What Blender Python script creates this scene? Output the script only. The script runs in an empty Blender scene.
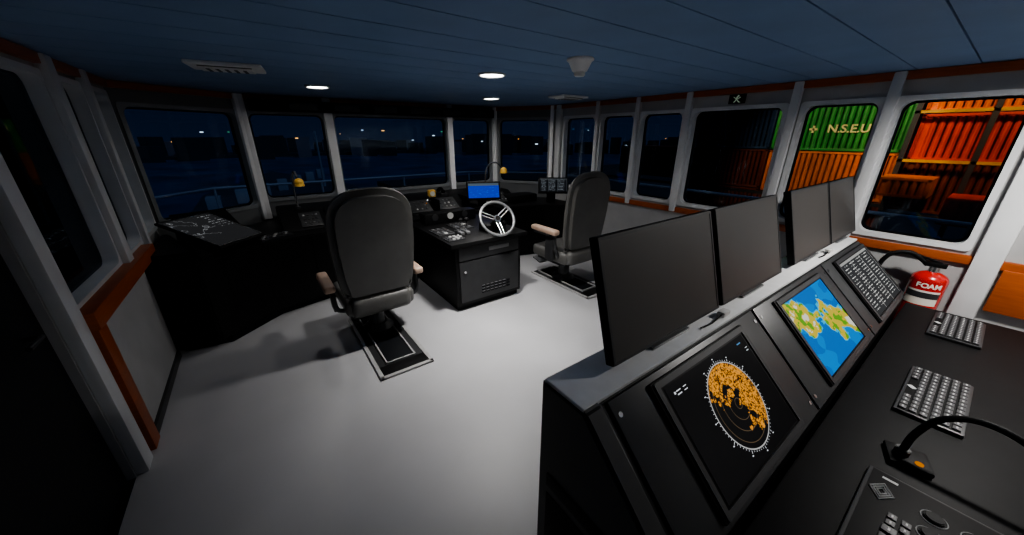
import bpy, bmesh, math, random
from mathutils import Vector, Matrix
random.seed(7)
C=bpy.context.collection
bpy.context.scene.view_settings.look='AgX - Medium High Contrast'
F=345.0; TH=math.atan(132/345.0); PS=math.atan(267/math.hypot(345,132)); H=1.8
# ---------------------------------------------------------------- materials
def nt(name):
    m=bpy.data.materials.new(name); m.use_nodes=True
    n=m.node_tree; n.nodes.clear(); out=n.nodes.new('ShaderNodeOutputMaterial'); return m,n,out
def pbr(name,col,rough=.5,metal=0,noise=.0,nscale=8,bump=0,bscale=200,coat=0,spec=.5):
    m,n,out=nt(name); b=n.nodes.new('ShaderNodeBsdfPrincipled')
    b.inputs['Roughness'].default_value=rough; b.inputs['Metallic'].default_value=metal
    b.inputs['Coat Weight'].default_value=coat; b.inputs['Specular IOR Level'].default_value=spec
    tc=n.nodes.new('ShaderNodeTexCoord')
    nz=n.nodes.new('ShaderNodeTexNoise'); nz.inputs['Scale'].default_value=nscale; nz.inputs['Detail'].default_value=5
    n.links.new(tc.outputs['Object'],nz.inputs['Vector'])
    cr=n.nodes.new('ShaderNodeValToRGB'); k=noise
    cr.color_ramp.elements[0].color=tuple(c*(1-k) for c in col)+(1,); cr.color_ramp.elements[0].position=.3
    cr.color_ramp.elements[1].color=tuple(min(1,c*(1+k)) for c in col)+(1,); cr.color_ramp.elements[1].position=.7
    n.links.new(nz.outputs['Fac'],cr.inputs[0]); n.links.new(cr.outputs[0],b.inputs['Base Color'])
    if bump:
        n2=n.nodes.new('ShaderNodeTexNoise'); n2.inputs['Scale'].default_value=bscale; n2.inputs['Detail'].default_value=3
        n.links.new(tc.outputs['Object'],n2.inputs['Vector'])
        bp=n.nodes.new('ShaderNodeBump'); bp.inputs['Strength'].default_value=bump; bp.inputs['Distance'].default_value=.01
        n.links.new(n2.outputs['Fac'],bp.inputs['Height']); n.links.new(bp.outputs[0],b.inputs['Normal'])
    n.links.new(b.outputs[0],out.inputs[0]); return m
def emi(name,col,s):
    m,n,out=nt(name); e=n.nodes.new('ShaderNodeEmission'); e.inputs[0].default_value=tuple(col)+(1,); e.inputs[1].default_value=s
    n.links.new(e.outputs[0],out.inputs[0]); return m
def wood(name):
    m,n,out=nt(name); b=n.nodes.new('ShaderNodeBsdfPrincipled'); b.inputs['Roughness'].default_value=.4
    tc=n.nodes.new('ShaderNodeTexCoord'); mp=n.nodes.new('ShaderNodeMapping'); mp.inputs['Scale'].default_value=(3,3,40)
    nz=n.nodes.new('ShaderNodeTexNoise'); nz.inputs['Scale'].default_value=2.5; nz.inputs['Detail'].default_value=6
    cr=n.nodes.new('ShaderNodeValToRGB'); cr.color_ramp.elements[0].color=(.22,.045,.008,1); cr.color_ramp.elements[1].color=(.42,.10,.022,1)
    n.links.new(tc.outputs['Object'],mp.inputs[0]); n.links.new(mp.outputs[0],nz.inputs['Vector'])
    n.links.new(nz.outputs['Fac'],cr.inputs[0]); n.links.new(cr.outputs[0],b.inputs['Base Color']); n.links.new(b.outputs[0],out.inputs[0]); return m
M_ceil=pbr('ceiling_blue',(.20,.32,.53),.5,0,.06,3)
M_floor=pbr('floor_grey_vinyl',(.40,.40,.415),.45,0,.06,1.5,bump=.08,bscale=300)
M_wall=pbr('wall_paint_grey',(.38,.38,.38),.5,0,.07,5)
M_frame=pbr('window_frame_paint',(.64,.65,.66),.35,0,.05,6)
M_post=pbr('post_paint_lit',(.90,.90,.91),.32,0,.04,6)  # lit copy of the frame paint: downlight brightness put into the colour
M_framed=pbr('front_frame_paint',(.22,.23,.24),.4,0,.05,6)
M_walld=pbr('front_wall_dark',(.13,.135,.14),.5,0,.07,5)
M_black=pbr('console_black',(.006,.006,.0065),.5,0,.25,20,bump=.05,bscale=900,spec=.2)
M_blackm=pbr('counter_black_matte',(.005,.005,.0055),.55,0,.2,15,bump=.05,bscale=900,spec=.14)
M_dark=pbr('console_dark_grey',(.030,.031,.033),.4,0,.1,12,spec=.4)
M_ledge=pbr('ledge_grey_highlight',(.85,.85,.85),.28,0,.05,14)  # grey ledge, its glossy highlight put into a paler base colour
M_grey=pbr('trim_metal_grey',(.22,.225,.23),.35,.6,.06,10)
M_silver=pbr('brushed_silver',(.6,.6,.6),.25,1,.05,30)
M_railg=pbr('rail_edge_grey',(.36,.36,.36),.35,0,.1,30)
M_leather=pbr('leather_dark',(.10,.099,.095),.38,0,.12,6,bump=.2,bscale=160)
M_tan=pbr('armrest_tan',(.42,.30,.23),.45,0,.06,12)
M_wood=wood('orange_wood')
M_screen=pbr('screen_off',(.062,.058,.055),.4,0,.03,3,spec=.3)
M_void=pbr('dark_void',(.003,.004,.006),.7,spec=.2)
M_door=pbr('door_dark',(.006,.007,.009),.6,spec=.2)
M_red=pbr('extinguisher_red',(.45,.01,.008),.25,0,.05,5,coat=.5)
M_white=pbr('off_white_plastic',(.62,.62,.60),.4,0,.03,10)
M_vent=pbr('vent_white',(.92,.91,.88),.4,0,.03,10)
M_label=pbr('label_cream',(.75,.70,.62),.5)
M_key=pbr('key_grey',(.045,.045,.048),.5)
M_keyw=pbr('key_print_white',(.45,.45,.45),.5)
M_lamp=emi('downlight_emit',(1,.96,.9),20)
M_ew=emi('screen_white',(.9,.95,1),.8)
M_ecy=emi('screen_cyan',(.2,.5,.9),.5)
M_egreen=emi('exit_green',(.35,.45,.35),.3)
M_eor=emi('screen_orange',(1,.35,.03),.5)
def glass():
    m,n,out=nt('window_glass'); fr=n.nodes.new('ShaderNodeFresnel'); fr.inputs[0].default_value=1.35
    t=n.nodes.new('ShaderNodeBsdfTransparent'); t.inputs[0].default_value=(.86,.9,.94,1)
    g=n.nodes.new('ShaderNodeBsdfGlossy'); g.inputs['Roughness'].default_value=.02; g.inputs[0].default_value=(.5,.6,.7,1)
    mx=n.nodes.new('ShaderNodeMixShader'); n.links.new(fr.outputs[0],mx.inputs[0]); n.links.new(t.outputs[0],mx.inputs[1]); n.links.new(g.outputs[0],mx.inputs[2])
    n.links.new(mx.outputs[0],out.inputs[0]); return m
M_glass=glass()
# ---------------------------------------------------------------- mesh builder
class MB:
    def __init__(s): s.bm=bmesh.new(); s.mats=[]
    def mi(s,m):
        if m not in s.mats: s.mats.append(m)
        return s.mats.index(m)
    def merge(s,tb,mat,Mx=None):
        if Mx is not None: tb.transform(Mx)
        bmesh.ops.recalc_face_normals(tb,faces=tb.faces)
        k=s.mi(mat)
        for f in tb.faces: f.material_index=k
        me=bpy.data.meshes.new('t'); tb.to_mesh(me); tb.free(); s.bm.from_mesh(me); bpy.data.meshes.remove(me)
    def box(s,c,d,mat,bev=0,rot=None,Mx=None,seg=2):
        tb=bmesh.new(); bmesh.ops.create_cube(tb,size=1); bmesh.ops.scale(tb,vec=d,verts=tb.verts)
        if bev: bmesh.ops.bevel(tb,geom=tb.edges[:],offset=bev,segments=seg,affect='EDGES',profile=.6)
        m=Matrix.Translation(c)
        if rot is not None: m=m@rot.to_4x4()
        if Mx is not None: m=Mx@m
        s.merge(tb,mat,m)
    def rng(s,x0,x1,y0,y1,z0,z1,mat,bev=0,Mx=None):
        s.box(((x0+x1)/2,(y0+y1)/2,(z0+z1)/2),(abs(x1-x0),abs(y1-y0),abs(z1-z0)),mat,bev,None,Mx)
    def cyl(s,p0,p1,r0,mat,r1=None,seg=24,bev=0,Mx=None):
        p0=Vector(p0);p1=Vector(p1);d=p1-p0; r1=r0 if r1 is None else r1
        tb=bmesh.new(); bmesh.ops.create_cone(tb,cap_ends=True,segments=seg,radius1=r0,radius2=r1,depth=d.length)
        if bev:
            es=[e for e in tb.edges if abs(e.verts[0].co.z-e.verts[1].co.z)<1e-6]
            bmesh.ops.bevel(tb,geom=es,offset=bev,segments=3,affect='EDGES')
        m=Matrix.Translation((p0+p1)/2)@d.to_track_quat('Z','Y').to_matrix().to_4x4()
        if Mx is not None: m=Mx@m
        s.merge(tb,mat,m)
    def sph(s,c,r,mat,sc=(1,1,1),Mx=None):
        tb=bmesh.new(); bmesh.ops.create_uvsphere(tb,u_segments=24,v_segments=14,radius=r)
        m=Matrix.Translation(c)@Matrix.Diagonal((*sc,1))
        if Mx is not None: m=Mx@m
        s.merge(tb,mat,m)
    def tube(s,pts,r,mat,seg=10,closed=False,Mx=None,smooth=True):
        P=[Vector(p) for p in pts]
        if smooth and not closed and len(P)>2:
            Q=[]; n=len(P)
            for i in range(n-1):
                a=P[max(i-1,0)];b=P[i];c=P[i+1];d=P[min(i+2,n-1)]
                for k in range(6):
                    t=k/6; Q.append(.5*((2*b)+(-a+c)*t+(2*a-5*b+4*c-d)*t*t+(-a+3*b-3*c+d)*t**3))
            Q.append(P[-1]); P=Q
        tb=bmesh.new(); rings=[]; n=len(P); up=None
        for i in range(n):
            if closed: t=(P[(i+1)%n]-P[i-1]).normalized()
            else: t=(P[min(i+1,n-1)]-P[max(i-1,0)]).normalized()
            if up is None:
                up=Vector((0,0,1)) if abs(t.z)<.9 else Vector((1,0,0))
            u=(up-t*up.dot(t)).normalized(); up=u; w=t.cross(u)
            rings.append([tb.verts.new(P[i]+(u*math.cos(2*math.pi*k/seg)+w*math.sin(2*math.pi*k/seg))*r) for k in range(seg)])
        for i in range(n if closed else n-1):
            a=rings[i];b=rings[(i+1)%n]
            for k in range(seg): tb.faces.new((a[k],a[(k+1)%seg],b[(k+1)%seg],b[k]))
        if not closed: tb.faces.new(rings[0][::-1]); tb.faces.new(rings[-1])
        s.merge(tb,mat,Mx)
    def prism(s,poly,a,b,mat,axis='z',bev=0,Mx=None,seg=2):
        tb=bmesh.new()
        def P(p,h): return {'z':(p[0],p[1],h),'x':(h,p[0],p[1]),'y':(p[0],h,p[1])}[axis]
        v0=[tb.verts.new(P(p,a)) for p in poly]; v1=[tb.verts.new(P(p,b)) for p in poly]; n=len(poly)
        tb.faces.new(v0); tb.faces.new(v1[::-1])
        for i in range(n): tb.faces.new((v0[i],v0[(i+1)%n],v1[(i+1)%n],v1[i]))
        bmesh.ops.recalc_face_normals(tb,faces=tb.faces)
        if bev:
            es=[e for e in tb.edges if e.calc_face_angle(0)>.5]
            bmesh.ops.bevel(tb,geom=es,offset=bev,segments=seg,affect='EDGES')
        s.merge(tb,mat,Mx)
    def ring(s,w,h,rad,t,d,mat,Mx,outer_rad=None):
        def rr(w,h,r):
            o=[]
            for cx,cy,a0 in((w/2-r,h/2-r,0),(-w/2+r,h/2-r,90),(-w/2+r,-h/2+r,180),(w/2-r,-h/2+r,270)):
                for k in range(7):
                    a=math.radians(a0+15*k); o.append((cx+r*math.cos(a),cy+r*math.sin(a)))
            return o
        I=rr(w,h,rad); O=rr(w+2*t,h+2*t,outer_rad if outer_rad is not None else rad+t*.6); n=len(I); tb=bmesh.new()
        L=[[tb.verts.new((p[0],p[1],z)) for p in q] for q,z in((I,0),(I,d),(O,d),(O,0))]
        for k in range(4):
            a=L[k];b=L[(k+1)%4]
            for i in range(n): tb.faces.new((a[i],a[(i+1)%n],b[(i+1)%n],b[i]))
        s.merge(tb,mat,Mx)
    def finish(s,name,loc=(0,0,0),parent=None,angle=35):
        loc=Vector(loc); s.bm.transform(Matrix.Translation(-loc))
        me=bpy.data.meshes.new(name); s.bm.to_mesh(me); s.bm.free()
        for m in s.mats: me.materials.append(m)
        for p in me.polygons: p.use_smooth=True
        me.set_sharp_from_angle(angle=math.radians(angle))
        o=bpy.data.objects.new(name,me); C.objects.link(o); o.location=loc
        if parent is not None:
            o.parent=parent; o.location=loc-parent.location
        return o
def frameM(o,u,v,n):
    m=Matrix.Identity(4)
    for i,c in enumerate((u,v,n)):
        c=Vector(c).normalized()
        for r in range(3): m[r][i]=c[r]
    for r in range(3): m[r][3]=o[r]
    return m
def text(body,size,mat,Mx,parent,name='lettering',align='CENTER',bold=0):
    cu=bpy.data.curves.new(name,'FONT'); cu.body=body; cu.size=size; cu.align_x=align; cu.align_y='CENTER'; cu.extrude=.0008; cu.offset=bold
    o=bpy.data.objects.new(name,cu); C.objects.link(o); cu.materials.append(mat)
    o.parent=parent; o.matrix_parent_inverse=Matrix.Identity(4); o.matrix_local=Matrix.Translation(-parent.location)@Mx; return o
def quad(name,w,h,Mx,mat,parent):
    me=bpy.data.meshes.new(name); me.from_pydata([(-w/2,-h/2,0),(w/2,-h/2,0),(w/2,h/2,0),(-w/2,h/2,0)],[],[(0,1,2,3)])
    uv=me.uv_layers.new(name='UVMap')
    for i,c in enumerate(((0,0),(1,0),(1,1),(0,1))): uv.data[i].uv=c
    me.materials.append(mat); o=bpy.data.objects.new(name,me); C.objects.link(o); o.parent=parent
    o.matrix_local=Matrix.Translation(-parent.location)@Mx; return o
# ---------------------------------------------------------------- room shell
ZC=2.25
XP,XS=-.9,4.1
poly=[(XP,-1.5),(XP,4.75),(0,5.4),(3.52,5.4),(XS,4.5),(XS,-1.5)]
b=MB(); b.prism(poly,-.1,0,M_floor); b.finish('floor',(1.6,2,0))
b=MB(); b.prism(poly,ZC+.012,ZC+.1,M_dark)
y=-1.46
def xr(y):
    if y<=4.5: l,r=XP,XS
    else: r=XS-(y-4.5)/.9*.58; l=XP
    if y>4.75: l=XP+(y-4.75)/.65*.9
    return l,r
while y<5.38:
    y1=min(y+.293,5.4); l0,r0=xr(y); l1,r1=xr(y1)
    g=.004
    b.prism([(l0,y+g),(r0,y+g),(r1,y1-g),(l1,y1-g)],ZC,ZC+.02,M_ceil); y=y1
b.finish('ceiling',(1.6,2,ZC))

wn=[0]
def wall(name,p0,p1,openings,z0=1.03,z1=2.06,wood_sill=True,rad=.07,posts=(),mwall=M_wall,doors=(),mf=M_frame,mp=M_frame):
    p0=Vector((*p0,0));p1=Vector((*p1,0)); u=(p1-p0).normalized(); Lg=(p1-p0).length
    nrm=Vector((u.y,-u.x,0)); 
    if nrm.dot(Vector((1.6,2,0))-p0)>0: nrm=-nrm
    Mx=frameM(p0,u,nrm,(0,0,1))
    b=MB(); edges=[0]
    for a,c in sorted(list(openings)+list(doors)): edges+= [a,c]
    edges.append(Lg)
    for i in range(0,len(edges),2):
        if edges[i+1]-edges[i]>.005: b.rng(edges[i],edges[i+1],0,.1,0,ZC+.05,mwall,0,Mx)
    for a,c in openings:
        b.rng(a,c,0,.1,0,z0,mwall,0,Mx); b.rng(a,c,0,.1,z1,ZC+.05,mwall,0,Mx)
    for a,c in doors: b.rng(a,c,0,.1,2.1,ZC+.05,mwall,0,Mx)
    ob=b.finish(name,p0)
    for a,c in openings:
        wn[0]+=1; w=MB(); R=Mx@frameM(((a+c)/2,0,(z0+z1)/2),(1,0,0),(0,0,1),(0,-1,0))
        R2=Mx@frameM(((a+c)/2,.09,(z0+z1)/2),(1,0,0),(0,0,1),(0,-1,0))
        w.ring(c-a-.03,z1-z0-.03,rad,.035,.018,mf,R,outer_rad=.03)
        w.ring(c-a-.03,z1-z0-.03,rad,.018,.09,mf,R2,outer_rad=.01)
        w.ring(c-a-.06,z1-z0-.06,rad-.01,.018,.03,M_void,R2)
        w.box(((a+c)/2,.06,(z0+z1)/2),(c-a-.02,.004,z1-z0-.02),M_glass,0,None,Mx)
        w.finish('window_%d'%wn[0],Mx@Vector(((a+c)/2,.05,(z0+z1)/2)))
    if posts:
        t=MB()
        for s,wd,zb in posts: t.rng(s-wd/2,s+wd/2,-.055,.0,zb,ZC-.005,mp,.012,Mx)
        t.finish('trim_post_'+name[5:],p0)
    t=MB(); t.rng(0.0,Lg,-.035,0,ZC-.062,ZC-.002,M_wood,.005,Mx)
    if wood_sill: t.rng(0.0,Lg,-.03,0,.92,.985,M_wood,.006,Mx)
    t.finish('trim_wood_'+name[5:],p0)
    return Mx
Y0=-1.5
def sp(*ys): return [(a-Y0,c-Y0) for a,c in ys]
wall('wall_right',(XS,Y0),(XS,4.5),sp((.0,.62),(.71,1.22),(1.35,2.22),(2.32,2.88),(2.97,3.53),(3.62,4.26)),
     posts=[(y-Y0,w,z) for y,w,z in((.665,.07,.93),(1.285,.07,.93),(2.27,.07,.93),(2.925,.06,.93),(3.575,.06,.93),(4.36,.1,.93),(-.11,.13,0))])
wall('wall_front_right',(XS,4.5),(3.52,5.4),[(.08,.99)],wood_sill=False,posts=[(.03,.06,.8),(1.04,.06,.8)],mwall=M_walld,mf=M_framed,mp=M_post)
wall('wall_front',(3.52,5.4),(0,5.4),[(3.52-c,3.52-a) for a,c in ((2.71,3.46),(.98,2.62),(.06,.88))],wood_sill=False,mwall=M_walld,mf=M_framed,mp=M_post,
     posts=[(3.52-x,w,.8) for x,w in((2.665,.09),(.93,.1),(.02,.1),(3.49,.05))])
wall('wall_front_left',(0,5.4),(XP,4.75),[(.05,1.06)],wood_sill=False,posts=[(.03,.06,.8)],z0=.98,mwall=M_walld,mf=M_framed,mp=M_post)
wall('wall_left',(XP,4.75),(XP,Y0),[(4.75-c,4.75-a) for a,c in ((4.16,4.69),(3.57,4.08),(2.52,3.43))],z0=.97,z1=2.14,wood_sill=False,
     posts=[(4.75-y,w,z) for y,w,z in((4.12,.08,.9),(3.5,.12,.9),(2.44,.12,0),(1.1,.1,0))],doors=[(4.75-2.37,4.75-1.16)])
b=MB(); b.rng(XP,XS,Y0-.1,Y0,0,ZC,M_wall); b.finish('wall_back',(1.6,Y0,0))
t=MB(); t.rng(XP,XP+.09,2.5,4.0,.86,.96,M_wood,.008); t.rng(XP,XP+.06,2.56,2.68,.0,.86,M_wood,.008)
t.finish('trim_wood_sill_left',(XP,3,.9))
t=MB(); t.rng(XP,XP+.035,2.70,3.75,.06,.84,M_wall,.01); t.rng(XP,XP+.05,2.68,3.75,0,.06,M_dark,.004); t.finish('trim_panel_left',(XP,3,.4))
d=MB(); d.rng(XP-.08,XP-.03,1.17,2.36,0,2.09,M_door,.006)
d.cyl((XP-.03,2.2,1.0),(XP+.02,2.2,1.0),.012,M_dark); d.cyl((XP+.02,2.2,1.0),(XP+.02,2.08,1.0),.01,M_dark)
d.finish('door_1',(XP-.05,1.8,0))
t=MB(); t.rng(XS-.05,XS,-1.0,-.19,.62,.93,M_wood,.01); t.finish('trim_wood_panel_right',(XS,-.6,.7))
h=MB(); h.rng(.1,3.42,5.24,5.4,2.07,2.19,M_blackm,.01)
for k in range(6): h.rng(.5+k*.5,.8+k*.5,5.232,5.24,2.09,2.17,M_dark,.003)
h.finish('trim_header_front',(1.7,5.3,2.1))
# ---------------------------------------------------------------- ceiling fittings
def downlight(x,y,e,spread=180):
    b=MB()
    pts=[(x+.10*math.cos(a*math.pi/16),y+.10*math.sin(a*math.pi/16),ZC-.006) for a in range(32)]
    b.tube(pts,.010,M_white,closed=True); b.cyl((x,y,ZC-.008),(x,y,ZC-.001),.094,M_lamp,seg=32)
    o=b.finish('ceiling_downlight',(x,y,ZC))
    l=bpy.data.lights.new('lamp','AREA'); l.shape='DISK'; l.size=.18; l.energy=e; l.color=(1,.97,.93); l.spread=math.radians(spread)
    lo=bpy.data.objects.new('lamp',l); C.objects.link(lo); lo.parent=o; lo.location=(0,0,-.02)
downlight(1.67,2.58,27,104); downlight(.67,4.17,4,165); downlight(2.66,4.14,12,165)
downlight(3.1,-.42,46,168)
def vent(x,y,w,l,rz):
    b=MB(); R=Matrix.Translation((x,y,ZC))@Matrix.Rotation(rz,4,'Z')
    b.box((0,0,-.012),(w,l,.024),M_vent,.011,Mx=R,seg=3); b.box((0,0,-.03),(w*.72,l*.6,.012),M_vent,.005,Mx=R)
    for k in(-1,1): b.box((0,k*l*.33,-.025),(w*.7,.015,.004),M_void,0,Mx=R)
    for k in range(5): b.box(((k-2)*w*.12,0,-.037),(.02,l*.45,.003),M_dark,0,Mx=R)
    b.finish('air_vent',(x,y,ZC))
vent(0.0,3.33,.42,.28,math.radians(-8)); vent(3.31,3.4,.42,.28,0)
b=MB(); x,y=1.80,1.76
b.cyl((x,y,ZC-.015),(x,y,ZC),.085,M_vent,bev=.004,seg=32); b.cyl((x,y,ZC-.075),(x,y,ZC-.015),.045,M_vent,r1=.075,seg=32,bev=.004)
b.cyl((x,y,ZC-.10),(x,y,ZC-.075),.035,M_vent,seg=24,bev=.006); b.finish('smoke_detector',(x,y,ZC))
b=MB(); R=frameM((XS-.012,1.79,2.142),(0,-1,0),(0,0,1),(-1,0,0))
b.box((0,0,0),(.15,.085,.02),M_blackm,.003,Mx=R)
b.cyl((.012,.028,.0101),(.012,.028,.0136),.009,M_egreen,Mx=R,seg=12)
for c,d,a in(((.0,.006,.011),(.014,.034,.003),-15),((-.014,-.020,.011),(.03,.009,.003),45),((.014,-.018,.011),(.028,.009,.003),-50),((.022,.008,.011),(.03,.007,.003),30),((-.02,.012,.011),(.026,.007,.003),-30),((.03,-.030,.011),(.018,.007,.003),0)):
    b.box(c,d,M_egreen,0,Matrix.Rotation(math.radians(a),3,'Z'),R)
b.finish('exit_sign',(XS-.01,1.8,2.14))
# ---------------------------------------------------------------- chairs
def chair(x,y,arm_z,hatch_y):
    emp=bpy.data.objects.new('helm_chair',None); C.objects.link(emp); emp.location=(x,y,0)
    b=MB(); N=12; o=[]
    W,T,B=.335,1.42,.48
    for k in range(N+1):
        a=math.pi*k/N; r=.27
        o.append((W*math.copysign(abs(math.cos(a))**.75,math.cos(a)),T-r+r*max(0,math.sin(a))**.85))
    o+= [(-W*1.0,.95),(-W*.95,.70),(-W*.86,B+.04),(-W*.72,B),(W*.72,B),(W*.86,B+.04),(W*.95,.70),(W*1.0,.95)]
    tilt=Matrix.Translation((x,y,.45))@Matrix.Rotation(math.radians(6),4,'X')@Matrix.Translation((-x,-y,-.45))
    b.prism([(x+p[0],p[1]) for p in o],y-.035,y+.11,M_leather,'y',.05,tilt,seg=6)
    b.prism([(x+p[0]*.80,(p[1]-.95)*.84+.95) for p in o],y+.09,y+.145,M_leather,'y',.02,tilt,seg=3)
    b.tube([(x+p[0]*.992,y+.035,(p[1]-.95)*.995+.95) for p in o],.010,M_leather,closed=True,Mx=tilt)
    b.finish('backrest',(x,y,.9),emp,angle=60)
    b=MB(); b.box((x,y+.30,.40),(.60,.62,.15),M_leather,.055,seg=4); b.box((x,y+.30,.31),(.5,.5,.05),M_dark,.01)
    b.box((x,y+.03,.41),(.52,.18,.18),M_leather,.07,seg=5); b.finish('seat',(x,y+.3,.4),emp)
    b=MB()
    for s in(-1,1):
        ax=x+s*.385
        b.box((ax,y+.27,arm_z),(.09,.44,.065),M_tan,.028,seg=4); b.box((ax,y+.30,arm_z-.045),(.06,.3,.03),M_dark,.008)
        b.tube([(ax-s*.02,y+.12,arm_z-.04),(ax-s*.03,y+.10,arm_z-.2),(ax-s*.12,y+.12,.36)],.02,M_dark)
        b.box((ax-s*.02,y+.2,(arm_z+.36)/2),(.02,.14,arm_z-.36),M_dark,.008)
    b.finish('armrests',(x,y+.3,.6),emp)
    b=MB(); b.cyl((x,y+.30,.03),(x,y+.30,.30),.07,M_dark,seg=28); b.cyl((x,y+.30,.03),(x,y+.30,.08),.15,M_dark,r1=.09,seg=32)
    b.box((x,y+.3,.285),(.3,.3,.02),M_dark,.004)
    b.box((x,y+.66,.2),(.36,.16,.02),M_grey,.006,Matrix.Rotation(.25,3,'X')); b.tube([(x-.1,y+.5,.3),(x-.1,y+.64,.2)],.012,M_grey); b.tube([(x+.1,y+.5,.3),(x+.1,y+.64,.2)],.012,M_grey)
    b.finish('pedestal',(x,y+.3,.1),emp)
    b=MB(); y0,y1=hatch_y; w=.205
    b.rng(x-w,x+w,y0,y1,.0,.010,M_dark,.002)
    for s in(-1,1):
        b.rng(x+s*w-.016,x+s*w+.016,y0-.016,y1,.0,.018,M_railg,.003); b.rng(x+s*.12-.007,x+s*.12+.007,y0+.16,y1-.04,.008,.026,M_railg,.003)
    b.rng(x-w-.016,x+w+.016,y0-.016,y0+.016,0,.018,M_railg,.003); b.rng(x-w+.016,x+w-.016,y0+.016,y0+.15,.006,.012,M_black,.002)
    b.rng(x-.127,x+.127,y0+.16,y0+.174,.008,.026,M_railg,.002); b.rng(x-.11,x+.11,y0+.18,y1-.05,.008,.016,M_void,.003)
    b.finish('floor_rail',(x,(y0+y1)/2,0),emp)
chair(.685,2.93,.60,(2.40,3.55)); chair(3.08,2.78,.74,(2.45,3.5))
# ---------------------------------------------------------------- front console
emp=bpy.data.objects.new('bridge_front_console',None); C.objects.link(emp); emp.location=(1.7,4.7,0)
b=MB()
fp=[(XP+.01,3.76),(-.55,3.72),(-.12,4.08),(.35,4.2),(1.4,4.2),(3.0,4.2),(3.5,4.05),(XS-.06,3.6),(XS-.06,4.48),(3.45,5.30),(.05,5.30),(XP+.06,4.7)]
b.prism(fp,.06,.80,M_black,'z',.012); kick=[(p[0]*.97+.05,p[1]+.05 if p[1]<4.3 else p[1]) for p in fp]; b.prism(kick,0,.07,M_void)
b.prism([(XP+.01,3.78),(-.56,3.74),(-.80,4.60),(XP+.04,4.62)],.79,.90,M_black,'z',.01)
b.prism([(4.42,.80),(4.74,.97),(5.28,.97),(5.28,.80)],.12,3.35,M_black,'x',.01)
for k in range(7):
    X=.12+k*.46; b.rng(X,X+.006,4.41,4.75,.80,.975,M_void)
for X in(.35,.85,2.9): b.rng(X,X+.006,4.19,4.205,.1,.78,M_void)
b.finish('body',(1.7,4.7,0),emp)
SL=math.atan2(.17,.32)
def slope_frame(X,s):
    return frameM((X,4.42+.32*s,.80+.17*s),(1,0,0),(0,math.cos(SL),math.sin(SL)),(0,-math.sin(SL),math.cos(SL)))
b=MB()
for X,w in((.42,.22),(1.28,.3),(1.72,.34),(2.15,.3),(3.05,.3)):
    R=slope_frame(X,.5); b.box((0,0,.006),(w,.26,.012),M_dark,.004,Mx=R)
    for i in range(4):
        for j in range(3):
            b.box(((i-1.5)*w*.2,(j-1)*.07,.015),(.022,.022,.01),random.choice([M_key,M_key,M_grey,M_keyw]),.003,Mx=R)
for k in range(26):
    X=random.uniform(.2,3.3); R=slope_frame(X,random.uniform(.15,.9)); b.cyl((0,0,0),(0,0,.018),.008,random.choice([M_key,M_grey,M_eor,M_ew]) if k%4==0 else M_key,Mx=R,seg=12)
for X,Y in((.95,4.32),(1.3,4.86),(2.2,4.86)):
    zz=.82 if Y<4.5 else .99
    b.box((X,Y,zz),(.1,.24,.04),M_dark,.012); b.tube([(X,Y-.08,zz+.05),(X,Y-.04,zz+.07),(X,Y+.04,zz+.07),(X,Y+.08,zz+.05)],.018,M_blackm)
    for s in(-1,1): b.cyl((X,Y+s*.08,zz+.02),(X,Y+s*.08,zz+.06),.03,M_blackm,bev=.006)
b.tube([(.95,4.22,.83),(1.0,4.26,.82),(1.05,4.3,.83),(1.1,4.27,.82)],.006,M_blackm)
b.finish('controls',(1.7,4.6,.9),emp)
def lcd(name,cx,cy,cz,w,h,tilt,yaw,mat,parent):
    R=Matrix.Translation((cx,cy,cz))@Matrix.Rotation(yaw,4,'Z')@Matrix.Rotation(math.radians(90-tilt),4,'X')
    b=MB(); b.box((0,0,-.02),(w+.05,h+.05,.04),M_blackm,.008,Mx=R); b.box((0,0,-.05),(w*.6,h*.6,.03),M_blackm,.008,Mx=R)
    o=b.finish(name,(cx,cy,cz),parent)
    me=bpy.data.meshes.new('display'); me.from_pydata([(-w/2,-h/2,.0015),(w/2,-h/2,.0015),(w/2,h/2,.0015),(-w/2,h/2,.0015)],[],[(0,1,2,3)])
    uv=me.uv_layers.new(name='UVMap')
    for i,c in enumerate(((0,0),(1,0),(1,1),(0,1))): uv.data[i].uv=c
    me.materials.append(mat); d=bpy.data.objects.new('display',me); C.objects.link(d); d.parent=o
    d.matrix_local=Matrix.Translation((-Vector((cx,cy,cz))))@R
    return o,R
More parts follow.
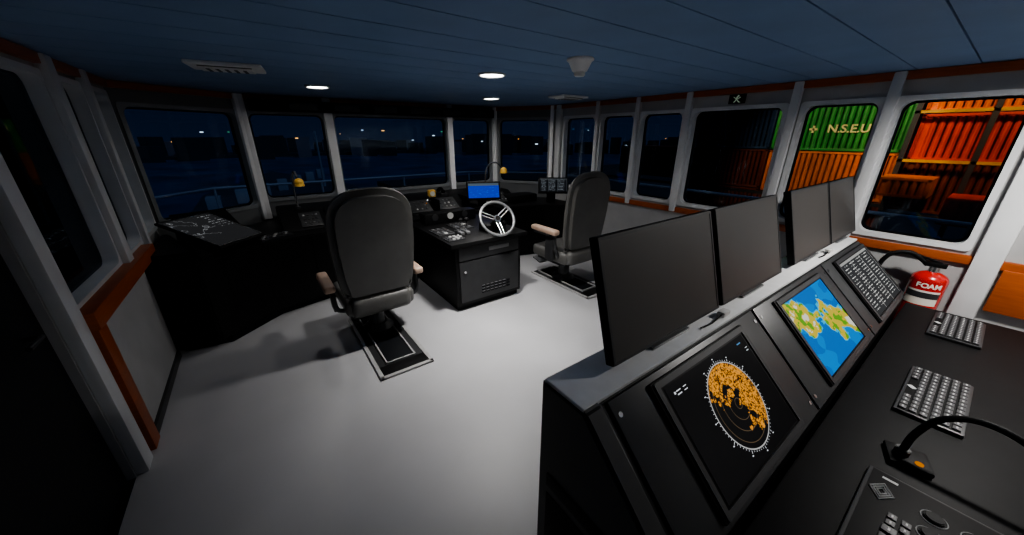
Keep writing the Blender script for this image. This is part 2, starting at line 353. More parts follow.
class NG:
    def __init__(s,name): s.m,s.n,s.out=nt(name); s.tc=s.n.nodes.new('ShaderNodeTexCoord'); s.sep=s.n.nodes.new('ShaderNodeSeparateXYZ'); s.n.links.new(s.tc.outputs['UV'],s.sep.inputs[0]); s.x=s.sep.outputs[0]; s.y=s.sep.outputs[1]
    def m2(s,op,a,b_=0):
        k=s.n.nodes.new('ShaderNodeMath'); k.operation=op
        for i,v in enumerate((a,b_)):
            if isinstance(v,(int,float)): k.inputs[i].default_value=v
            else: s.n.links.new(v,k.inputs[i])
        return k.outputs[0]
    def noise(s,sx,sy,det=2,off=0):
        cb=s.n.nodes.new('ShaderNodeCombineXYZ'); s.n.links.new(s.m2('MULTIPLY',s.x,sx),cb.inputs[0]); s.n.links.new(s.m2('MULTIPLY',s.y,sy),cb.inputs[1]); cb.inputs[2].default_value=off
        z=s.n.nodes.new('ShaderNodeTexNoise'); z.inputs['Scale'].default_value=1; z.inputs['Detail'].default_value=det; s.n.links.new(cb.outputs[0],z.inputs['Vector']); return z.outputs['Fac']
    def mix(s,f,a,b_):
        k=s.n.nodes.new('ShaderNodeMix'); k.data_type='RGBA'; s.n.links.new(f,k.inputs[0])
        for i,v in((6,a),(7,b_)):
            if isinstance(v,tuple): k.inputs[i].default_value=v+(1,)
            else: s.n.links.new(v,k.inputs[i])
        return k.outputs[2]
    def done(s,col,st):
        e=s.n.nodes.new('ShaderNodeEmission'); s.n.links.new(col,e.inputs[0]); e.inputs[1].default_value=st
        g=s.n.nodes.new('ShaderNodeBsdfGlossy'); g.inputs['Roughness'].default_value=.3; g.inputs[0].default_value=(.02,.02,.02,1)
        a=s.n.nodes.new('ShaderNodeAddShader'); s.n.links.new(e.outputs[0],a.inputs[0]); s.n.links.new(g.outputs[0],a.inputs[1]); s.n.links.new(a.outputs[0],s.out.inputs[0]); return s.m
def radar_mat():
    g=NG('radar_display'); asp=.60/.385
    dx=g.m2('MULTIPLY',g.m2('SUBTRACT',g.x,.54),asp); dy=g.m2('SUBTRACT',g.y,.5)
    r=g.m2('SQRT',g.m2('ADD',g.m2('MULTIPLY',dx,dx),g.m2('MULTIPLY',dy,dy)))
    inside=g.m2('LESS_THAN',r,.40)
    big=g.noise(15,9.6,8,3.1); fine=g.noise(78,50,1); mid=g.noise(24,16,3,8)
    ex=g.m2('ADD',dx,.14); ey=g.m2('ADD',dy,.12)
    d2=g.m2('SQRT',g.m2('ADD',g.m2('MULTIPLY',ex,ex),g.m2('MULTIPLY',ey,ey)))
    k=g.m2('ADD',g.m2('MULTIPLY',g.m2('SUBTRACT',big,.5),1.0),d2)
    hot=g.m2('GREATER_THAN',k,.24)
    low=g.m2('GREATER_THAN',g.m2('ADD',g.m2('ADD',dy,g.m2('MULTIPLY',dx,.9)),g.m2('MULTIPLY',g.m2('SUBTRACT',big,.5),1.0)),-.12)
    hot=g.m2('MULTIPLY',hot,low)
    s1=g.m2('ADD',g.m2('MULTIPLY',fine,.6),g.m2('MULTIPLY',mid,.55))
    sp_=g.m2('MINIMUM',g.m2('MULTIPLY',g.m2('MAXIMUM',g.m2('SUBTRACT',s1,.50),0),9),1)
    oc=g.mix(sp_,(.06,.018,.002),(1.0,.42,.05))
    c=g.mix(hot,(.004,.004,.005),oc)
    rr=g.m2('LESS_THAN',g.m2('ABSOLUTE',g.m2('SUBTRACT',g.m2('FRACT',g.m2('MULTIPLY',r,10)),.5)),.03)
    c=g.mix(g.m2('MULTIPLY',rr,.35),c,(.5,.35,.2))
    c=g.mix(inside,(.003,.003,.004),c)
    edge=g.m2('LESS_THAN',g.m2('ABSOLUTE',g.m2('SUBTRACT',r,.407)),.006)
    c=g.mix(edge,c,(.55,.55,.55))
    return g.done(c,.75)
def map_mat():
    g=NG('chart_display')
    n1=g.noise(3.2,2.4,5,1.2); n2=g.noise(9,6,4,5)
    t=g.m2('ABSOLUTE',g.m2('SUBTRACT',g.m2('ADD',g.y,g.m2('MULTIPLY',g.x,.6)),.88))
    k=g.m2('SUBTRACT',g.m2('ADD',g.m2('MULTIPLY',g.m2('SUBTRACT',n1,.5),1.5),.20),t)
    land=g.m2('GREATER_THAN',k,0); coast=g.m2('GREATER_THAN',k,-.03)
    lc=g.mix(g.m2('GREATER_THAN',n2,.46),(.14,.40,.03),(.66,.52,.06))
    lc=g.mix(g.m2('GREATER_THAN',g.m2('ADD',n2,g.m2('MULTIPLY',k,.9)),.72),lc,(.80,.80,.68))
    sea=g.mix(g.m2('GREATER_THAN',g.noise(3,3,1,9),.55),(.002,.17,.60),(.004,.25,.72))
    c=g.mix(coast,sea,(.02,.55,.85)); c=g.mix(land,c,lc)
    return g.done(c,.85)
def table_mat(name,rows,cols,st,bg=(.006,.006,.008),fg=(.6,.6,.6),fq=12,th=.18):
    g=NG(name)
    fy=g.m2('FRACT',g.m2('MULTIPLY',g.y,rows)); row=g.m2('LESS_THAN',g.m2('ABSOLUTE',g.m2('SUBTRACT',fy,.5)),th)
    ch=g.m2('GREATER_THAN',g.noise(cols*fq,rows*1.0,0,2),.48)
    colm=g.m2('LESS_THAN',g.m2('FRACT',g.m2('MULTIPLY',g.x,cols)),.7)
    k=g.m2('MULTIPLY',g.m2('MULTIPLY',row,ch),colm)
    e1=g.m2('MULTIPLY',g.m2('GREATER_THAN',g.y,.06),g.m2('LESS_THAN',g.y,.94)); e2=g.m2('MULTIPLY',g.m2('GREATER_THAN',g.x,.05),g.m2('LESS_THAN',g.x,.95))
    k=g.m2('MULTIPLY',k,g.m2('MULTIPLY',e1,e2))
    c=g.mix(k,bg,fg)
    hd=g.m2('GREATER_THAN',g.y,.955); c=g.mix(hd,c,tuple(v*.5 for v in fg))
    vl=g.m2('LESS_THAN',g.m2('ABSOLUTE',g.m2('SUBTRACT',g.m2('FRACT',g.m2('MULTIPLY',g.x,3)),.98)),.01)
    c=g.mix(vl,c,tuple(v*.7 for v in fg))
    return g.done(c,st)
def lines_mat(name,bg,fg,st):
    g=NG(name); w=g.m2('LESS_THAN',g.m2('ABSOLUTE',g.m2('SUBTRACT',g.noise(2.6,3.4,3,7.3),.52)),.004)
    w=g.m2('MULTIPLY',w,g.m2('MULTIPLY',g.m2('LESS_THAN',g.x,.62),g.m2('GREATER_THAN',g.y,.3)))
    row=g.m2('MULTIPLY',g.m2('LESS_THAN',g.m2('FRACT',g.m2('MULTIPLY',g.y,14)),.22),g.m2('GREATER_THAN',g.x,.66))
    row=g.m2('MULTIPLY',row,g.m2('MULTIPLY',g.m2('GREATER_THAN',g.noise(40,5,0),.56),g.m2('GREATER_THAN',g.y,.45)))
    return g.done(g.mix(g.m2('MAXIMUM',w,row),bg,fg),st)
M_radar=radar_mat(); M_map=map_mat(); M_table=table_mat('alarm_list_display',18,4,.75,(.055,.058,.062),(.95,.95,.92),16,.15)
M_table2=table_mat('engine_display',9,3,.5,(.012,.014,.018),(.4,.45,.5))
M_lines=lines_mat('plotter_display',(.04,.041,.044),(.6,.62,.65),.5)
def bluemat():
    g=NG('sonar_display'); top=g.m2('GREATER_THAN',g.y,.82); k=g.m2('GREATER_THAN',g.noise(9,14,2),.62)
    c=g.mix(k,(.003,.045,.62),(.01,.14,.85)); c=g.mix(top,c,(.10,.14,.18)); return g.done(c,.75)
M_blue=bluemat()
lcd('depth_display',2.62,4.32,1.06,.44,.21,22,math.radians(-25),M_blue,emp)
lcd('chart_display_small',.82,4.50,.93,.24,.2,38,math.radians(-18),M_lines,emp)
lcd('engine_display',3.72,4.05,1.08,.42,.20,25,math.radians(-38),M_table2,emp)
b=MB()
b.box((2.62,4.38,.92),(.1,.08,.2),M_blackm,.01); b.box((2.62,4.38,.82),(.3,.16,.03),M_blackm,.01); b.box((3.76,4.14,.9),(.12,.08,.28),M_blackm,.01)
b.box((3.4,4.5,.86),(.5,.3,.12),M_black,.02); b.finish('display_mounts',(2.8,4.3,.9),emp)
P=[Vector(p) for p in((-.52,3.79,.83),(-.13,4.20,.83),(-.34,4.74,1.08),(-.76,4.62,1.08))]
u=(P[1]-P[0]).normalized(); n_=u.cross(P[3]-P[0]).normalized(); v_=n_.cross(u)
b=MB(); tb=bmesh.new(); top=[tb.verts.new(p) for p in P]; low=[tb.verts.new(Vector((p.x,p.y,.79))) for p in P]
tb.faces.new(top); tb.faces.new(low[::-1])
for i in range(4): tb.faces.new((top[i],top[(i+1)%4],low[(i+1)%4],low[i]))
b.merge(tb,M_black)
R=frameM(P[0]*.5+P[2]*.5,u,v_,n_)
b.box((-.01,-.01,.012),(.50,.64,.022),M_blackm,.008,Mx=R)
b.ring(.445,.565,.004,.012,.004,M_grey,R@Matrix.Translation((-.01,-.005,.022)),outer_rad=.008)
K=Matrix.Translation((.02,4.27,.80))@Matrix.Rotation(math.radians(32),4,'Z')
b.box((0,0,.014),(.34,.15,.026),M_dark,.006,Mx=K)
for i in range(8):
    for j in range(3): b.box((-.14+i*.04,-.045+j*.044,.030),(.026,.03,.010),M_railg if (i*2+j)%3==0 else M_key,.002,Mx=K)
b.finish('wing_desk',(-.4,4.3,.9),emp)
q=quad('display',.44,.56,R@Matrix.Translation((-.01,-.005,.0245)),M_lines,emp)
def goose(x,y,z,dx,dy,hgt,col):
    b=MB(); b.cyl((x,y,z+.005),(x,y,z+.025),.03,M_dark,seg=20)
    b.tube([(x,y,z+.01),(x,y,z+hgt*.6),(x+dx*.2,y+dy*.2,z+hgt*.95),(x+dx*.6,y+dy*.6,z+hgt*1.02),(x+dx*.95,y+dy*.95,z+hgt*.8)],.013,M_silver)
    hx,hy,hz=x+dx,y+dy,z+hgt*.74
    b.sph((hx,hy,hz),.052,col,(1,1,.95)); b.cyl((hx,hy,hz-.045),(hx,hy,hz-.005),.058,col,r1=.05,seg=24,bev=.004); b.cyl((hx,hy,hz-.047),(hx,hy,hz-.04),.045,M_white,seg=20)
    b.finish('gooseneck_lamp',(x,y,z))
M_brass=pbr('lamp_brass',(.80,.48,.09),.35,.1)
goose(.34,4.9,.97,.06,-.04,.42,M_brass); goose(2.98,4.85,.97,.26,-.14,.42,M_brass)
b=MB(); b.box((1.98,4.7,1.03),(.1,.07,.1),M_brass,.01); b.cyl((1.98,4.665,1.03),(1.98,4.655,1.03),.035,M_white,seg=24); b.box((1.98,4.72,.985),(.12,.1,.02),M_dark,.004); b.finish('instrument_gauge',(1.98,4.7,.98))
# ---------------------------------------------------------------- wheel console
emp=bpy.data.objects.new('helm_console',None); C.objects.link(emp); emp.location=(1.88,3.5,0)
b=MB()
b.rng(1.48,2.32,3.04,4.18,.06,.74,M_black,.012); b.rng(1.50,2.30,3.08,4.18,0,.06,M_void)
b.rng(1.42,2.38,2.99,4.18,.735,.785,M_black,.014)
b.rng(1.52,2.28,3.028,3.045,.10,.56,M_dark,.004); b.rng(1.52,2.28,3.028,3.045,.58,.72,M_dark,.004)
b.rng(1.88,2.14,3.02,3.03,.64,.68,M_grey,.003)
for i in range(7):
    for j in range(3): b.rng(1.78+i*.055,1.82+i*.055,3.02,3.03,.16+j*.035,.175+j*.035,M_void)
for j in range(3):
    for i in range(6): b.rng(1.78+i*.055,1.815+i*.055,3.018,3.03,.178+j*.035,.184+j*.035,M_grey)
b.cyl((1.58,3.02,.45),(1.58,3.03,.45),.015,M_silver)
b.finish('cabinet',(1.88,3.5,.4),emp)
b=MB()
def pad(cx,cy,w,l,nx,ny):
    b.box((cx,cy,.79),(w,l,.014),M_dark,.004)
    for i in range(nx):
        for j in range(ny): b.box((cx+(i-(nx-1)/2)*w/(nx+.3),cy+(j-(ny-1)/2)*l/(ny+.3),.801),(w/nx*.55,l/ny*.5,.012),random.choice([M_key,M_grey,M_grey,M_keyw,M_key]),.003)
pad(1.55,3.18,.2,.16,4,3); pad(1.56,3.5,.2,.3,3,4); pad(1.85,3.62,.22,.3,3,4); pad(2.2,3.45,.18,.3,3,3)
b.box((1.88,3.98,.85),(.7,.18,.13),M_black,.015)
for i in range(3): b.cyl((1.66+i*.2,3.885,.87),(1.66+i*.2,3.875,.87),.04,M_white if i==1 else M_dark,seg=24)
for x in(1.70,1.77):
    b.box((x,3.34,.80),(.05,.16,.03),M_grey,.008); b.tube([(x,3.34,.80),(x,3.31,.90),(x,3.30,.93)],.009,M_silver); b.sph((x,3.30,.945),.022,M_blackm,(1.4,1,1))
b.cyl((2.2,3.2,.78),(2.2,3.2,.84),.03,M_dark); b.sph((2.2,3.2,.86),.03,M_blackm)
b.finish('controls',(1.88,3.5,.8),emp)
b=MB(); wc=Vector((2.03,3.08,.96)); nd=Vector((-.12,-.80,.58)).normalized(); ux=Vector((1,0,0)); ux=(ux-nd*ux.dot(nd)).normalized(); vx=nd.cross(ux)
W=frameM(wc,ux,vx,nd); R0=.195
b.tube([(R0*math.cos(a*math.pi/20),R0*math.sin(a*math.pi/20),0) for a in range(40)],.016,M_grey,closed=True,Mx=W,seg=12)
for a in(30,150,270):
    c,s_=math.cos(math.radians(a)),math.sin(math.radians(a))
    for o in(-.018,.018): b.tube([(.03*c-o*s_,.03*s_+o*c,-.015),(R0*.95*c-o*s_,R0*.95*s_+o*c,0)],.008,M_silver,Mx=W,smooth=False)
b.cyl((0,0,-.04),(0,0,.012),.04,M_silver,Mx=W,bev=.006); b.cyl((0,0,.01),(0,0,.016),.026,M_blackm,Mx=W)
b.tube([wc-nd*.03,wc-nd*.2],.032,M_dark,smooth=False); b.box((2.045,3.28,.82),(.16,.2,.1),M_black,.02)
b.finish('steering_wheel',wc,emp)
# ---------------------------------------------------------------- aft (foreground) console
emp=bpy.data.objects.new('radar_console',None); C.objects.link(emp); emp.location=(2.3,.4,0)
b=MB(); X0,X1=.70,3.86
prof=[(.72,.05),(.72,1.0),(.54,1.0),(.18,.64),(.18,.05)]
b.prism(prof,X0,X1,M_black,'x',.006)
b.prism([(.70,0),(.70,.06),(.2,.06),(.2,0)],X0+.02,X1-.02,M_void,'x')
b.prism([(.735,.04),(.735,1.012),(.535,1.012),(.165,.642),(.165,.04)],.655,.74,M_dark,'x',.012)
b.rng(.665,X1,.545,.725,1.0,1.016,M_ledge,.004)
b.rng(.652,.658,.22,.68,.10,.52,M_blackm,.003); b.rng(.650,.656,.22,.68,.56,.62,M_blackm,.002)
PF=lambda X,s,h=0: frameM((X,.18+.7071*s-.7071*h,.64+.7071*s+.7071*h),(1,0,0),(0,.7071,.7071),(0,-.7071,.7071))
for a,c in((.76,1.82),(1.84,2.88),(2.90,3.84)):
    R=PF((a+c)/2,.255); b.box((0,0,.004),(c-a,.50,.01),M_dark,.004,Mx=R)
    for i in(-1,1):
        for j in(-1,1): b.cyl(((c-a)/2*i-.025*i,.20*j,.008),((c-a)/2*i-.025*i,.20*j,.0115),.009,M_silver,Mx=R,seg=14)
for cx,w in((1.30,.66),(2.385,.66),(3.44,.72)):
    R=PF(cx,.255); b.box((0,0,.012),(w+.04,.455,.022),M_blackm,.006,Mx=R)
    b.ring(w-.03,.40,.004,.022,.006,M_dark,R@Matrix.Translation((0,0,.022)),outer_rad=.008)
b.finish('cabinet',(2.3,.4,.5),emp)
h=.0245
quad('radar_display',.60,.385,PF(1.30,.255)@Matrix.Translation((0,0,h)),M_radar,emp)
quad('chart_display',.62,.385,PF(2.385,.255)@Matrix.Translation((0,0,h)),M_map,emp)
quad('alarm_display',.68,.385,PF(3.44,.255)@Matrix.Translation((0,0,h)),M_table,emp)
b=MB(); R=PF(1.30,.255)@Matrix.Translation((.04*.6,0,h+.0006)); rr=.385*.412
for k in range(72):
    a=math.radians(k*5); L=.010 if k%6==0 else .004; rot=Matrix.Rotation(a,3,'Z')
    b.box(((rr+.003+L/2)*math.cos(a),(rr+.003+L/2)*math.sin(a),0),(L,.0016,.0006),M_ew,0,rot,R)
for k in range(12):
    a=math.radians(k*30); b.box(((rr+.020)*math.cos(a),(rr+.020)*math.sin(a),0),(.007,.0035,.0006),M_ew,0,None,R)
b.box((-.285,.16,0),(.008,.008,.0006),M_ew,0,None,R)
for j in range(2): b.box((-.262,.162-j*.012,0),(.026,.0035,.0006),M_ew,0,None,R)
for j in range(2): b.box((-.222,.162-j*.012,0),(.020,.0025,.0006),M_ew,0,None,R)
b.box((.22,.168,0),(.030,.005,.0006),M_ecy,0,None,R)
for j in range(2): b.box((.255,.14-j*.012,0),(.018,.0025,.0006),M_ew,0,None,R)
b.finish('radar_graphics',(1.3,.3,.8),emp)
b=MB(); b.rng(.66,3.80,-.43,.155,.575,.62,M_blackm,.008); b.rng(.76,3.78,-.05,.15,.05,.58,M_black,.004)
for X in(.78,2.2,3.74): b.rng(X-.02,X+.02,-.38,.15,0,.58,M_black,.004)
b.finish('counter_desk',(2.3,-.1,.6))
def monitor(xa,xb):
    cx=(xa+xb)/2; w=xb-xa; lo=Vector((cx,.60,1.045)); tilt=math.atan2(.13,.45); hh=.46
    R=Matrix.Translation(lo)@Matrix.Rotation(math.pi/2-tilt,4,'X')
    b=MB(); b.box((0,hh/2,-.018),(w,hh,.036),M_blackm,.006,Mx=R)
    b.box((0,hh/2,.0005),(w-.022,hh-.026,.002),M_screen,0,Mx=R)
    b.ring(w-.024,hh-.028,.003,.010,.004,M_dark,R@Matrix.Translation((0,hh/2,.0)),outer_rad=.005)
    b.box((0,hh/2,-.05),(w*.55,hh*.5,.04),M_blackm,.01,Mx=R)
    b.rng(cx-.05,cx+.05,.70,.72,1.02,1.22,M_dark,.006); b.rng(cx-.13,cx+.13,.60,.715,1.017,1.03,M_grey,.005)
    b.box((w*.38,.012,.002),(.05,.004,.001),M_grey,0,Mx=R)
    b.finish('monitor',(cx,.64,1.2))
for a,c in((.87,1.625),(1.665,2.39),(2.60,3.335),(3.355,4.02)): monitor(a,c)
for X in(1.625,3.2):
    b=MB(); b.box((X,.575,1.033),(.06,.035,.025),M_white,.006); b.tube([(X-.03,.572,1.03),(X-.12,.568,1.023),(X-.2,.575,1.022)],.004,M_blackm); b.finish('cable_box',(X,.57,1.02))
def kbd(x0,x1,y0,y1,name='control_keypad',kind=0):
    b=MB(); z=.6215; b.rng(x0,x1,y0,y1,z,z+.016,M_dark,.006)
    w=x1-x0;l=y1-y0; b.rng(x0+.012,x1-.012,y0+.012,y1-.012,z+.014,z+.018,M_blackm,.001)
    if kind==0:
        nx,ny=13,6
        for i in range(nx):
            for j in range(ny):
                if j==5 and 3<i<9: continue
                cx=x0+.032+(w-.064)*i/(nx-1); cy=y0+.025+(l-.05)*j/(ny-1)
                b.box((cx,cy,z+.021),(w/nx*.76,l/ny*.68,.008),M_key,.002); b.box((cx,cy,z+.0255),(w/nx*.34,l/ny*.16,.001),M_keyw)
        b.box((x0+w*.5,y1-.028,z+.019),(w*.06,.02,.002),M_keyw,0,Matrix.Rotation(.78,3,'Z'))
    else:
        nx,ny=8,5
        for i in range(nx):
            for j in range(ny):
                cx=x0+.04+(w*.48)*i/(nx-1); cy=y0+.03+(l*.62)*j/(ny-1)
                b.box((cx,cy,z+.021),(.030,l*.11,.008),M_key,.002); b.box((cx,cy,z+.0255),(.012,.005,.001),M_keyw)
        for k in range(6):
            for j in range(2):
                cx=x0+w*.60+k*.032; cy=y0+l*.62+j*.032
                if cx<x1-.19: b.box((cx,cy,z+.020),(.024,.022,.008),M_key,.002); b.box((cx,cy,z+.0245),(.010,.004,.001),M_keyw)
        for k in range(4):
            cx=x0+w*.68+k%2*.085; cy=y0+l*.20+k//2*.085
            b.cyl((cx,cy,z+.016),(cx,cy,z+.028),.024,M_blackm,seg=24,bev=.003)
            b.tube([(cx+.030*math.cos(a*.3142),cy+.030*math.sin(a*.3142),z+.019) for a in range(20)],.0015,M_keyw,closed=True,seg=6)
        cx,cy=x1-.12,y1-.05
        for k in range(3): b.tube([(cx+(.045-k*.014)*math.cos(a*math.pi/2),cy+(.030-k*.009)*math.sin(a*math.pi/2),z+.020) for a in range(4)],.003,M_keyw,closed=True,seg=6)
        b.box((x1-.04,cy-.01,z+.019),(.010,.04,.001),M_keyw)
    b.finish(name,((x0+x1)/2,(y0+y1)/2,z))
kbd(3.24,3.70,-.22,.0); kbd(2.15,2.67,-.22,-.01); kbd(1.04,1.66,-.34,-.02,'radar_keypad',1)
b=MB(); x,y,z=1.82,-.10,.6215
b.box((x,y,z+.010),(.12,.12,.020),M_blackm,.009,Matrix.Rotation(.3,3,'Z')); b.cyl((x-.02,y-.03,z+.018),(x-.02,y-.03,z+.024),.012,M_eor,seg=16); b.cyl((x,y+.02,z+.015),(x,y+.02,z+.045),.022,M_dark,bev=.003)
b.tube([(x,y+.02,z+.04),(x+.03,y+.01,z+.11),(x+.08,y-.03,z+.18),(x+.11,y-.11,z+.215),(x+.10,y-.21,z+.205),(x+.05,y-.32,z+.15)],.012,M_blackm)
b.cyl((x+.05,y-.32,z+.15),(x+.02,y-.36,z+.10),.018,M_blackm,r1=.022,bev=.004)
b.finish('gooseneck_microphone',(x,y,z))
# ---------------------------------------------------------------- fire extinguisher
b=MB(); x,y=3.975,.10; r=.098
b.cyl((x,y,.28),(x,y,.78),r,M_red,seg=40); b.sph((x,y,.78),r,M_red,(1,1,.7)); b.cyl((x,y,0),(x,y,.29),r*.95,M_blackm,seg=40)
b.cyl((x,y,.83),(x,y,.885),.028,M_silver,seg=20); b.box((x,y,.90),(.05,.11,.035),M_blackm,.008); b.box((x,y+.05,.935),(.025,.16,.014),M_blackm,.004,Matrix.Rotation(.25,3,'X'))
b.tube([(x,y+.04,.89),(x-.02,y+.14,.96),(x-.05,y+.24,.93),(x-.06,y+.28,.8),(x-.05,y+.24,.62)],.016,M_blackm)
def band(z0,z1,off,mat):
    tb=bmesh.new(); seg=16; ra=r+off
    for k in range(seg):
        a0=math.pi-.95+1.9*k/seg;a1=math.pi-.95+1.9*(k+1)/seg
        tb.faces.new([tb.verts.new((x+ra*math.cos(a),y+ra*math.sin(a),zz)) for a,zz in((a0,z0),(a1,z0),(a1,z1),(a0,z1))])
    b.merge(tb,mat)
band(.60,.79,.001,M_label); band(.715,.79,.0018,M_red); band(.655,.70,.0018,M_dark); b.box((XS-.012,y,.6),(.02,.06,.2),M_grey,.003)
fe=b.finish('fire_extinguisher',(x,y,.26))
for i,ch in enumerate('FOAM'):
    a=math.pi+.12+(i-1.5)*.34; ra=r+.003
    text(ch,.05,M_label,frameM((x+ra*math.cos(a),y+ra*math.sin(a),.752),(-math.sin(a),math.cos(a),0),(0,0,1),(math.cos(a),math.sin(a),0)),fe,bold=.0012)
# ---------------------------------------------------------------- outside
M_sea=pbr('harbour_water',(.035,.075,.15),.45,0,.6,.10,bump=1,bscale=.5)
b=MB(); b.rng(-150,150,8.5,260,-6.1,-6,M_sea); b.rng(-150,-4,-60,8.5,-6.1,-6,M_sea); b.finish('harbour_water',(0,100,-6))
M_deck=pbr('deck_dark',(.03,.05,.07),.5,0,.3,.6)
b=MB(); b.rng(-2.6,5.8,5.55,8.2,-.6,-.5,M_deck); b.rng(-2.6,-1.05,-1.6,5.55,-.6,-.5,M_deck); b.rng(4.25,5.8,-1.6,5.55,-.6,-.5,M_deck); b.finish('outer_deck',(1.6,6,-.5))
M_rail=pbr('railing_paint',(.22,.27,.34),.4)
b=MB()
pth=[(-2.4,-1.5),(-2.4,5.5),(-.6,7.6),(4.2,7.6),(5.6,6.2),(5.6,-1.5)]
for z in(.2,.58,.98):
    b.tube([(p[0],p[1],z) for p in pth],.022,M_rail,smooth=False,seg=8)
for i in range(len(pth)-1):
    a=Vector((*pth[i],0));c=Vector((*pth[i+1],0)); n=max(1,int((c-a).length/1.3))
    for k in range(n): p=a.lerp(c,k/n); b.tube([(p.x,p.y,-.5),(p.x,p.y,.98)],.02,M_rail,smooth=False,seg=8)
b.finish('deck_railing',(1.6,7,-.5))
b=MB(); b.prism([(-4,9),(8,9),(8,40),(2,62),(-4,40)],-3.2,-3,M_deck)
for k in range(7): b.rng(-3+k*1.5,-2.2+k*1.5,30+k*3,31+k*3,-3,-2.0,M_rail,.05)
b.cyl((5.5,40,-3),(5.5,40,2.2),.14,M_rail,r1=.07); b.finish('foredeck',(1.7,18,-3))
b=MB(); Ml=[emi('city_light_warm',(1,.45,.12),3),emi('city_light_white',(.8,.9,1),2),emi('city_light_green',(.2,1,.5),.6)]
M_bld=pbr('far_buildings',(.02,.025,.035),.8); M_bldp=pbr('far_buildings_pale',(.12,.13,.16),.8)
for k in range(110):
    a=math.radians(-75+k*1.36+random.uniform(-.5,.5)); D=170+random.uniform(-15,25); X,Y=D*math.sin(a),D*math.cos(a); w=random.uniform(3,9); hh=random.uniform(4,8.5)
    b.box((X,Y,-6+hh/2),(w,w,hh),M_bldp if k%5==0 else M_bld,0,Matrix.Rotation(-a,3,'Z'))
    if k%2==0:
        m=random.choice([Ml[0],Ml[0],Ml[0],Ml[1],Ml[1],Ml[2]]); s=random.uniform(.2,.45)
        b.box((X*.96+random.uniform(-w,w)*.5,Y*.96,0+random.uniform(-2,4)),(s*2.4,s,s*.7),m)
b.finish('city_skyline',(0,160,-6))
b=MB(); b.rng(-120,120,168,200,-6,-5,M_bld); b.rng(16,120,-60,60,-6,-5.2,M_bld); b.finish('quay_ground',(0,180,-6))
b=MB(); Mn=emi('neon_blue',(.1,.55,1),1.2); b.rng(-40,-30,32,56,-6,8,M_bld)
for z in(2.6,3.4,4.2,5.0): b.rng(-29.98,-29.9,34,50,z,z+.12,Mn)
b.finish('harbour_terminal',(-35,44,-6))
cols={'green':(.05,.30,.06),'orange':(.80,.19,.015),'red':(.62,.05,.015),'rust':(.15,.03,.012),'blue':(.02,.05,.12),'yellow':(.65,.38,.03)}
CM={k:pbr('container_'+k,v,.5,0,.25,1.2) for k,v in cols.items()}
def cont(X,y0,y1,z0,col,hh=2.59):
    b=MB(); z1=z0+hh; m=CM[col]; b.rng(X+.1,X+2.4,y0+.02,y1-.02,z0,z1,m)
    tb=bmesh.new(); n=int((y1-y0-.3)/.28); pr=[]
    for k in range(n):
        yb=y0+.15+k*.28; pr+= [(yb,.1),(yb+.08,.02),(yb+.14,.02),(yb+.22,.1)]
    A=[(tb.verts.new((X+p[1],p[0],z0+.14)),tb.verts.new((X+p[1],p[0],z1-.12))) for p in pr]
    for i in range(len(A)-1): tb.faces.new((A[i][0],A[i+1][0],A[i+1][1],A[i][1]))
    b.merge(tb,m)
    for yy in(y0,y1-.15): b.rng(X,X+.15,yy,yy+.15,z0,z1,m,.02)
    b.rng(X,X+.12,y0,y1,z0,z0+.14,m,.01); b.rng(X,X+.12,y0,y1,z1-.12,z1,m,.01)
    return b.finish('shipping_container',(X+1.2,(y0+y1)/2,z0))
XC=28
g=cont(XC,3.5,9.55,.95,'green')
R=frameM((XC-.01,5.95,2.15),(0,-1,0),(0,0,1),(-1,0,0))
M_let=pbr('container_lettering',(.85,.78,.35),.5)
text('N.S.E.U',.60,M_let,R,g,bold=.012)
mb=MB()
for k in range(2): mb.box((0,0,0),(.40,.11,.02),M_let,0,Matrix.Rotation(k*math.pi/2,3,'Z'),frameM((XC-.01,7.55,2.15),(0,-1,0),(0,0,1),(-1,0,0)))
mb.finish('stand_in_mark',(XC,7.5,2.1),g)
cont(XC,3.5,9.55,-1.7,'orange'); cont(XC,3.5,9.55,3.6,'green'); cont(XC,3.5,9.55,-4.35,'rust')
cont(XC,-2.8,3.25,.6,'red',2.2); cont(XC,-2.8,3.25,2.9,'orange'); cont(XC,-2.8,3.25,-2.0,'rust'); cont(XC,-9.1,-3.0,.75,'blue')
cont(XC+1,10.0,16.1,-1.7,'rust'); cont(XC+1,10.0,16.1,-4.35,'rust'); cont(XC+1,10.0,16.1,.95,'blue'); cont(XC+2,17,23,-1.7,'rust')
cont(XC-3,1.8,3.6,-1.0,'orange',.9); cont(XC-3.2,-.8,1.2,-2.0,'red',1.2)
b=MB(); M_steel=pbr('crane_steel',(.03,.03,.035),.5)
for Y in(.9,3.3,): b.rng(XC-.6,XC-.4,Y,Y+.2,-5.2,8,M_steel)
for Z in(-2.1,.6,2.9): b.rng(XC-.6,XC-.45,-4,3.5,Z-.07,Z+.06,CM['yellow'] if Z>0 else M_steel)
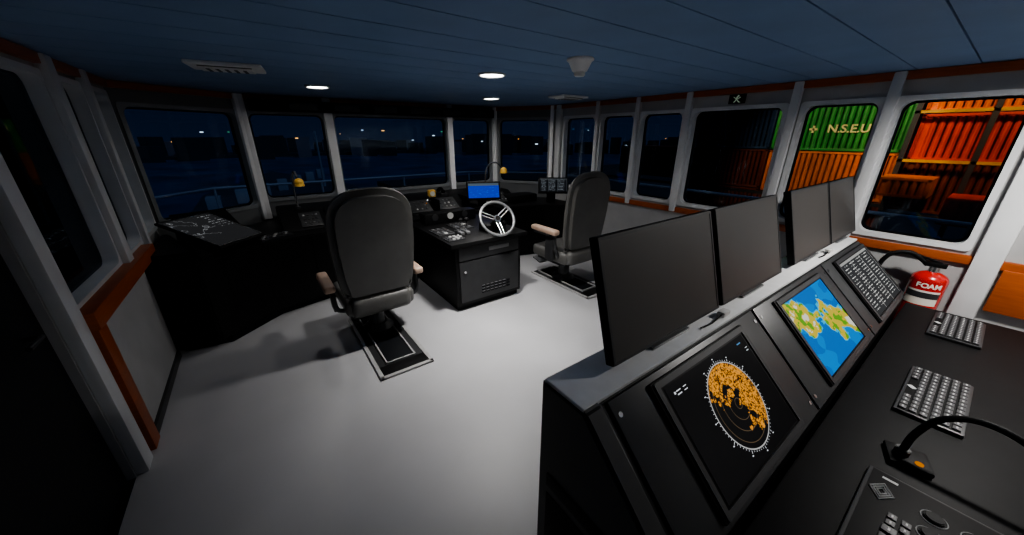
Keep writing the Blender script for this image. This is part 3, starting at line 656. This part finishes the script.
b.rng(XC-.6,XC-.45,3.5,24,-1.9,-1.72,M_steel)
b.finish('lashing_frame',(XC-.5,5,-6))
def spot(name,loc,tgt,e,ang,col):
    l=bpy.data.lights.new(name,'SPOT'); l.energy=e; l.spot_size=math.radians(ang); l.spot_blend=.7; l.color=col; l.shadow_soft_size=.3
    o=bpy.data.objects.new(name,l); C.objects.link(o); o.location=loc; o.rotation_euler=(Vector(tgt)-Vector(loc)).to_track_quat('-Z','Y').to_euler()
spot('quay_floodlight',(19,6.3,8),(XC,6.4,1.2),3400,54,(1,.8,.5)); spot('quay_floodlight',(20,.5,8),(XC,1.4,1.8),3600,50,(1,.62,.32))
s=bpy.data.lights.new('water_fill_sun','SUN'); s.energy=.6; s.color=(.45,.65,1); s.angle=.05  # added weak blue fill, brightens the harbour water
so=bpy.data.objects.new('water_fill_sun',s); C.objects.link(so); so.location=(0,0,50); so.rotation_euler=(math.radians(35),0,math.radians(15))
# ---------------------------------------------------------------- world & camera
w=bpy.data.worlds.new('night_sky'); bpy.context.scene.world=w; w.use_nodes=True
n=w.node_tree; n.nodes.clear(); out=n.nodes.new('ShaderNodeOutputWorld'); bg=n.nodes.new('ShaderNodeBackground')
tc=n.nodes.new('ShaderNodeTexCoord'); sp_=n.nodes.new('ShaderNodeSeparateXYZ'); cr=n.nodes.new('ShaderNodeValToRGB')
cr.color_ramp.elements[0].color=(.006,.012,.028,1); cr.color_ramp.elements[0].position=.0
cr.color_ramp.elements[1].color=(.002,.004,.010,1); cr.color_ramp.elements[1].position=.35
n.links.new(tc.outputs['Generated'],sp_.inputs[0]); n.links.new(sp_.outputs[2],cr.inputs[0]); n.links.new(cr.outputs[0],bg.inputs[0]); bg.inputs[1].default_value=1
n.links.new(bg.outputs[0],out.inputs[0])
c=bpy.data.cameras.new('camera'); co=bpy.data.objects.new('camera',c); C.objects.link(co)
co.location=(0,0,H); co.rotation_euler=(math.pi/2-TH,0,-PS); c.sensor_width=36; c.lens=F/1024*36; c.clip_start=.02; c.clip_end=1000
bpy.context.scene.camera=co
